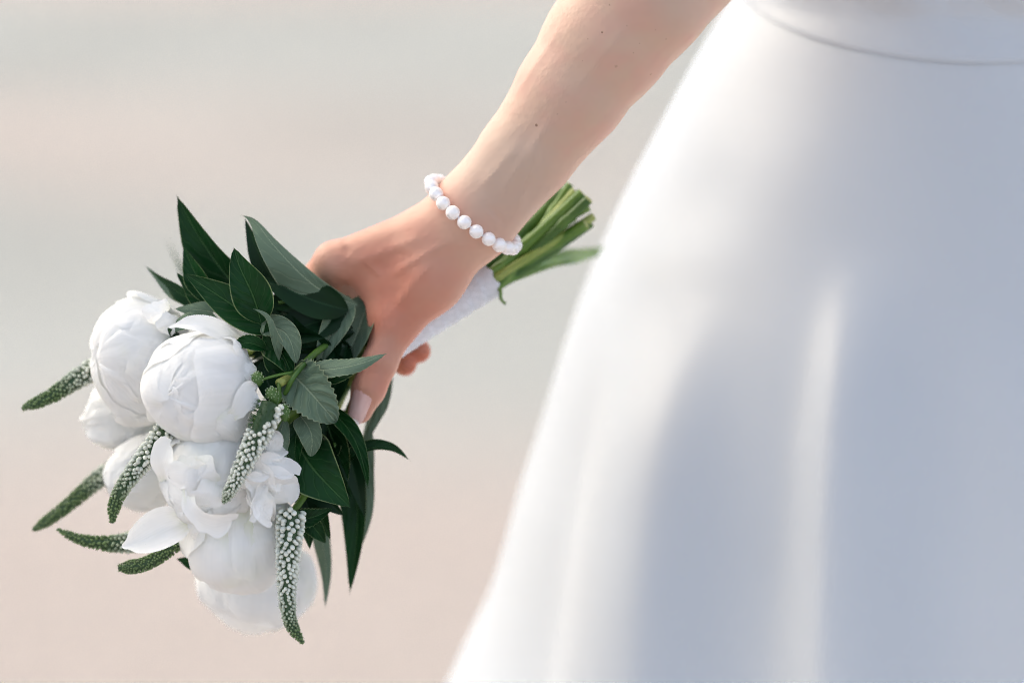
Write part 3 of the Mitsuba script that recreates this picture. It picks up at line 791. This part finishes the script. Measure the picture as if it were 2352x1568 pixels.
leaf([(655, 870, 1.40), (630, 800, 1.393), (612, 735, 1.388)], 70, (-0.5, -0.8, 0.0), fold=24, wave=1.2, seed=12)
leaf([(600, 748, 1.395), (655, 765, 1.388), (680, 834, 1.388)], 66, (-0.25, 0.9, -0.35), fold=-8, curl=-40, wave=1.7, seed=13, prof='broad')
leaf([(610, 770, 1.40), (650, 815, 1.392), (672, 868, 1.395)], 76, (0.1, -0.95, -0.1), fold=19, wave=1.2, seed=14)
leaf([(848, 676, 1.438), (828, 745, 1.432), (794, 820, 1.426), (748, 880, 1.42)], 132, (0.25, 0.85, -0.45), fold=-26, curl=-30, wave=1.0, seed=15, label='broad grey green leaf tucked against the thumb')
leaf([(800, 680, 1.43), (772, 745, 1.418), (745, 800, 1.414), (730, 850, 1.416)], 78, (-0.1, 0.9, -0.4), fold=-16, curl=-30, wave=1.0, seed=115)
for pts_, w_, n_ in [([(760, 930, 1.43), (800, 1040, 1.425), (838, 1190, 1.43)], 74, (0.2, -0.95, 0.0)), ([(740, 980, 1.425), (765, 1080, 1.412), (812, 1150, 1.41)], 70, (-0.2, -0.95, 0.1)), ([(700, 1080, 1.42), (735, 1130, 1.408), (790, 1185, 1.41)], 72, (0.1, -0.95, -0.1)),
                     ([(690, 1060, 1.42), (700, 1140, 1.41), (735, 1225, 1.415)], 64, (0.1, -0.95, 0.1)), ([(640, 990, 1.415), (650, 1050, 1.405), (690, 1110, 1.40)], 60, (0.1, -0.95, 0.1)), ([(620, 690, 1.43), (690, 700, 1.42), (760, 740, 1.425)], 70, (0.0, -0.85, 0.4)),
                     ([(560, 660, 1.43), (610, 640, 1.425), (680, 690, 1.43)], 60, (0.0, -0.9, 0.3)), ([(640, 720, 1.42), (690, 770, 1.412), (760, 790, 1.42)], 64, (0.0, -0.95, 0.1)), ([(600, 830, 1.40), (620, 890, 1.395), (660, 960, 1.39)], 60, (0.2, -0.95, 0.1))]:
    leaf(pts_, w_, n_, fold=22, curl=20, wave=1.6, seed=int(w_ + pts_[0][0]), mat='mat_leaf_shaded')
leaf([(690, 853, 1.392), (755, 848, 1.384), (830, 834, 1.382), (890, 811, 1.386)], 66, (0.1, 0.72, -0.7), fold=6, curl=24, wave=1.6, serr=0.3, seed=16, asym=(0.7, 1.0), label='slim pale leaf lying across the thumb')
leaf([(688, 858, 1.398), (750, 862, 1.392), (820, 842, 1.392), (880, 820, 1.394)], 44, (-0.05, -0.95, -0.3), fold=0, curl=20, wave=1.2, seed=17)
leaf([(668, 856, 1.40), (712, 900, 1.386), (745, 938, 1.384), (772, 970, 1.386)], 124, (0.15, 0.9, -0.4), fold=-10, curl=-22, wave=2.2, serr=0.3, quilt=1.0, nu=33, nv=80, prof='broad', seed=18, label='crinkled grey green leaf with deep veins')
leaf([(740, 930, 1.41), (800, 985, 1.40), (830, 1050, 1.396), (846, 1123, 1.398)], 56, (0.4, -0.9, -0.05), fold=29, curl=30, wave=1.2, seed=19)
leaf([(770, 1075, 1.425), (840, 1032, 1.42), (900, 1030, 1.42), (942, 1058, 1.422)], 44, (0.1, -0.6, 0.75), fold=19, curl=25, wave=1.2, seed=20)
leaf([(668, 985, 1.405), (715, 1070, 1.394), (765, 1125, 1.39), (806, 1166, 1.39)], 142, (0.1, -0.95, 0.05), fold=8, curl=12, wave=1.2, seed=21, label='broad very dark leaf under the thumb')
leaf([(690, 955, 1.392), (716, 1000, 1.385), (713, 1048, 1.388)], 66, (0.1, 0.9, -0.3), fold=-10, curl=-30, wave=1.2, seed=22, prof='broad')
leaf([(655, 960, 1.392), (643, 1015, 1.386), (660, 1069, 1.388)], 46, (0.3, 0.9, -0.3), fold=19, curl=25, wave=1.2, seed=23)
leaf([(690, 960, 1.40), (678, 1020, 1.392), (680, 1083, 1.392)], 56, (-0.1, -0.95, 0.0), fold=19, wave=1.2, seed=24)
leaf([(790, 940, 1.45), (818, 1100, 1.448), (818, 1250, 1.445), (803, 1366, 1.445)], 100, (-0.3, -0.9, 0.0), fold=29, curl=20, wave=1.2, seed=25)
leaf([(845, 960, 1.455), (838, 1090, 1.452), (838, 1180, 1.45), (815, 1290, 1.45)], 50, (0.4, 0.85, -0.2), fold=19, curl=20, wave=1.2, seed=26)
leaf([(720, 1090, 1.45), (736, 1220, 1.452), (750, 1320, 1.455), (746, 1399, 1.455)], 52, (-0.2, 0.95, -0.1), fold=19, curl=20, wave=1.2, seed=27)
leaf([(900, 860, 1.47), (866, 930, 1.455), (838, 1000, 1.45), (812, 1080, 1.445)], 46, (0.5, 0.8, -0.1), fold=19, curl=20, wave=1.2, seed=28)
leaf([(660, 1195, 1.40), (715, 1188, 1.395), (766, 1166, 1.398)], 52, (0.0, -0.85, 0.4), fold=19, serr=0.3, wave=1.2, seed=29)
leaf([(690, 1180, 1.41), (725, 1215, 1.405), (748, 1248, 1.41)], 50, (0.2, -0.9, 0.1), fold=19, serr=0.3, wave=1.2, seed=30)
leaf([(690, 1150, 1.415), (705, 1210, 1.412), (712, 1262, 1.415)], 44, (0.2, -0.9, 0.0), fold=19, wave=1.2, seed=31)
leaf([(470, 1300, 1.43), (405, 1282, 1.43)], 34, (0.0, -0.9, 0.3), fold=5, wave=1.2, seed=32)
leaf([(310, 705, 1.445), (246, 717, 1.45)], 26, (0.0, -0.8, 0.6), fold=5, wave=1.2, seed=33)
leaf([(610, 802, 1.392), (565, 788, 1.384), (523, 805, 1.384)], 42, (0.0, -0.8, 0.5), fold=19, serr=0.3, wave=1.2, seed=34)
leaf([(410, 790, 1.42), (385, 752, 1.39)], 30, (0.3, -0.9, 0.2), fold=5, wave=1.2, seed=35)
leaf([(760, 1000, 1.43), (745, 1045, 1.415), (705, 1110, 1.41)], 70, (0.0, -0.95, 0.1), fold=19, wave=1.2, seed=36)
leaf([(735, 930, 1.42), (770, 1030, 1.42), (790, 1150, 1.43)], 80, (0.0, -0.95, 0.0), fold=19, wave=1.2, seed=37)
leaf([(690, 1100, 1.42), (720, 1150, 1.415), (760, 1240, 1.42)], 60, (0.0, -0.95, 0.0), fold=19, wave=1.2, seed=38)
# leaves deep inside the bunch
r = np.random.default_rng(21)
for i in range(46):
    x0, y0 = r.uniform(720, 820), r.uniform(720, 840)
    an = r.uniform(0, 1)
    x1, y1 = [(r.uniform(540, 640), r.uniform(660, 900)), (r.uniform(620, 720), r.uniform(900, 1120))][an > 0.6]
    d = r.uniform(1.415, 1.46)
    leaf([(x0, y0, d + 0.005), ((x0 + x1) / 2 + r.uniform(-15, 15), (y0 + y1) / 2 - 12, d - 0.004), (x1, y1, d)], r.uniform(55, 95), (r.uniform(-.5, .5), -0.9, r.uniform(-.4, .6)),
         fold=12, curl=r.uniform(0, 30), wave=0.8, seed=40 + i, nu=9, nv=20, mat='mat_leaf_shaded')

# stems: from the flower heads through the wrapped grip to the cut ends
AX0, AX1 = at(846, 812, 1.448), at(1125, 636, 1.462)
ends = [(1308, 425, 1.473), (1322, 440, 1.465), (1338, 445, 1.457), (1352, 458, 1.450), (1350, 472, 1.465), (1362, 498, 1.468), (1345, 515, 1.460), (1290, 440, 1.483), (1262, 448, 1.480), (1335, 478, 1.478), (1318, 500, 1.480), (1356, 512, 1.476)]
heads = [(470, 890, 1.40), (330, 815, 1.43), (500, 1090, 1.405), (560, 1230, 1.42), (310, 950, 1.47), (600, 1330, 1.52), (345, 1080, 1.46), (620, 930, 1.385), (666, 1185, 1.40), (640, 880, 1.385), (440, 1185, 1.42), (600, 740, 1.41)]
axd = unit(AX1 - AX0)
n1 = unit(np.cross(axd, [0, 0, 1.0])); n2 = np.cross(axd, n1)
for i in range(12):
    rr, an = (0.0035 if i < 4 else 0.0082), i * 2.4 + 0.5
    o = rr * (math.cos(an) * n1 + math.sin(an) * n2)
    pts = np.vstack([at(*heads[i]), at(*heads[i]) * 0.5 + (AX0 + o * 1.6) * 0.5, AX0 + o, AX0 * 0.5 + AX1 * 0.5 + o * 0.9, AX1 + o, at(*ends[i])])
    c = spline(pts, 60)
    rad_ = (2.5 + 1.1 * ((i * 7) % 5) / 4) * mm * np.linspace(0.75, 1.08, 60)
    for nd in ((0.80 + 0.017 * (i % 5)), 0.93 if i % 3 == 0 else 2):
        rad_ = rad_ + 0.8 * mm * np.exp(-((np.linspace(0, 1, 60) - nd) / 0.010) ** 2)
    k = put('bouquet__stem', tube(c, rad_, 10), ['mat_stem', 'mat_stem_pale', 'mat_stem', 'mat_stem_dark'][i % 4])
    e = c[-1]; tdir = unit(c[-1] - c[-2])
    disc = tube(np.array([e - tdir * 0.0006, e + tdir * 0.0004]), rad_[-1] * 0.93, 10)
    put(k + '__cut_end', disc, 'mat_cut', smooth=False)
# a stem that leans away with a narrow leaf, and a loose tendril
c = spline(np.vstack([AX0 * 0.3 + AX1 * 0.7, AX1 + at(1160, 655, 1.462) - at(1140, 640, 1.462), at(1250, 612, 1.49), at(1320, 594, 1.54), at(1370, 582, 1.585)]), 30)
put('bouquet__stem', tube(c, np.linspace(2.6, 2.2, 30) * mm, 10), 'mat_stem')
m, uv = leaf_mesh([(1240, 612, 1.49), (1310, 592, 1.53), (1360, 578, 1.575), (1393, 566, 1.60)], 46, (0.1, -0.85, 0.5), fold=10, curl=15, wave=0.8)
put('bouquet__leaf', m, 'mat_stem', uv=uv, label='bright green leaf on the stem that leans away towards the gown')
c = spline(ats([(1140, 655, 1.455), (1150, 672, 1.452), (1150, 685, 1.452), (1162, 698, 1.452)]), 12)
put('bouquet__tendril', tube(c, np.linspace(1.3, 0.9, 12) * mm, 8), 'mat_stem')
# visible green side stems between the leaves
for pts, w in [([(800, 765, 1.43), (735, 802, 1.41), (690, 842, 1.396), (645, 880, 1.392)], 1.9), ([(700, 835, 1.392), (672, 870, 1.386), (655, 905, 1.39)], 1.4), ([(672, 855, 1.388), (635, 862, 1.382), (600, 872, 1.378)], 0.8),
               ([(640, 880, 1.386), (640, 910, 1.38), (625, 945, 1.374)], 1.2), ([(800, 700, 1.43), (740, 688, 1.42), (640, 695, 1.41)], 0.9)]:
    put('bouquet__stem', tube(spline(ats(pts), 24), w * mm, 8), 'mat_stem_dark')

# lace wrap round the grip
nw, nl = 72, 220
tl = np.linspace(0.10, 1.0, nl)
aw = np.arange(nw) / nw * 2 * np.pi
rw = 0.0126 - 0.0006 * np.sin(tl * 3)
W0 = AX0 + (AX1 - AX0) * tl[:, None]
rel = 0.00055 * ((tl[None] * 9 + aw[:, None] / (2 * np.pi)) % 1.0) + 0.0004 * (meshkit.noise(np.stack([np.cos(aw)[:, None] * 2 + 0 * tl[None], np.sin(aw)[:, None] * 2 + 0 * tl[None], tl[None] * 14 + 0 * aw[:, None]], -1)) - 0.5)
Pw = W0[None] + (rw[None, :] + rel)[..., None] * (np.cos(aw)[:, None, None] * n1 + np.sin(aw)[:, None, None] * n2)
Pw[:, -1] += axd * (0.0012 * np.sin(aw * 9))[:, None]
uvw = np.stack([np.repeat(aw / 2 / np.pi, nl), np.tile(tl, nw)], 1)
put('bouquet__ribbon_wrap', (Pw.reshape(-1, 3), grid_faces(nw, nl, True)), 'mat_lace', uv=uvw, label='white lace ribbon wound round the stems')
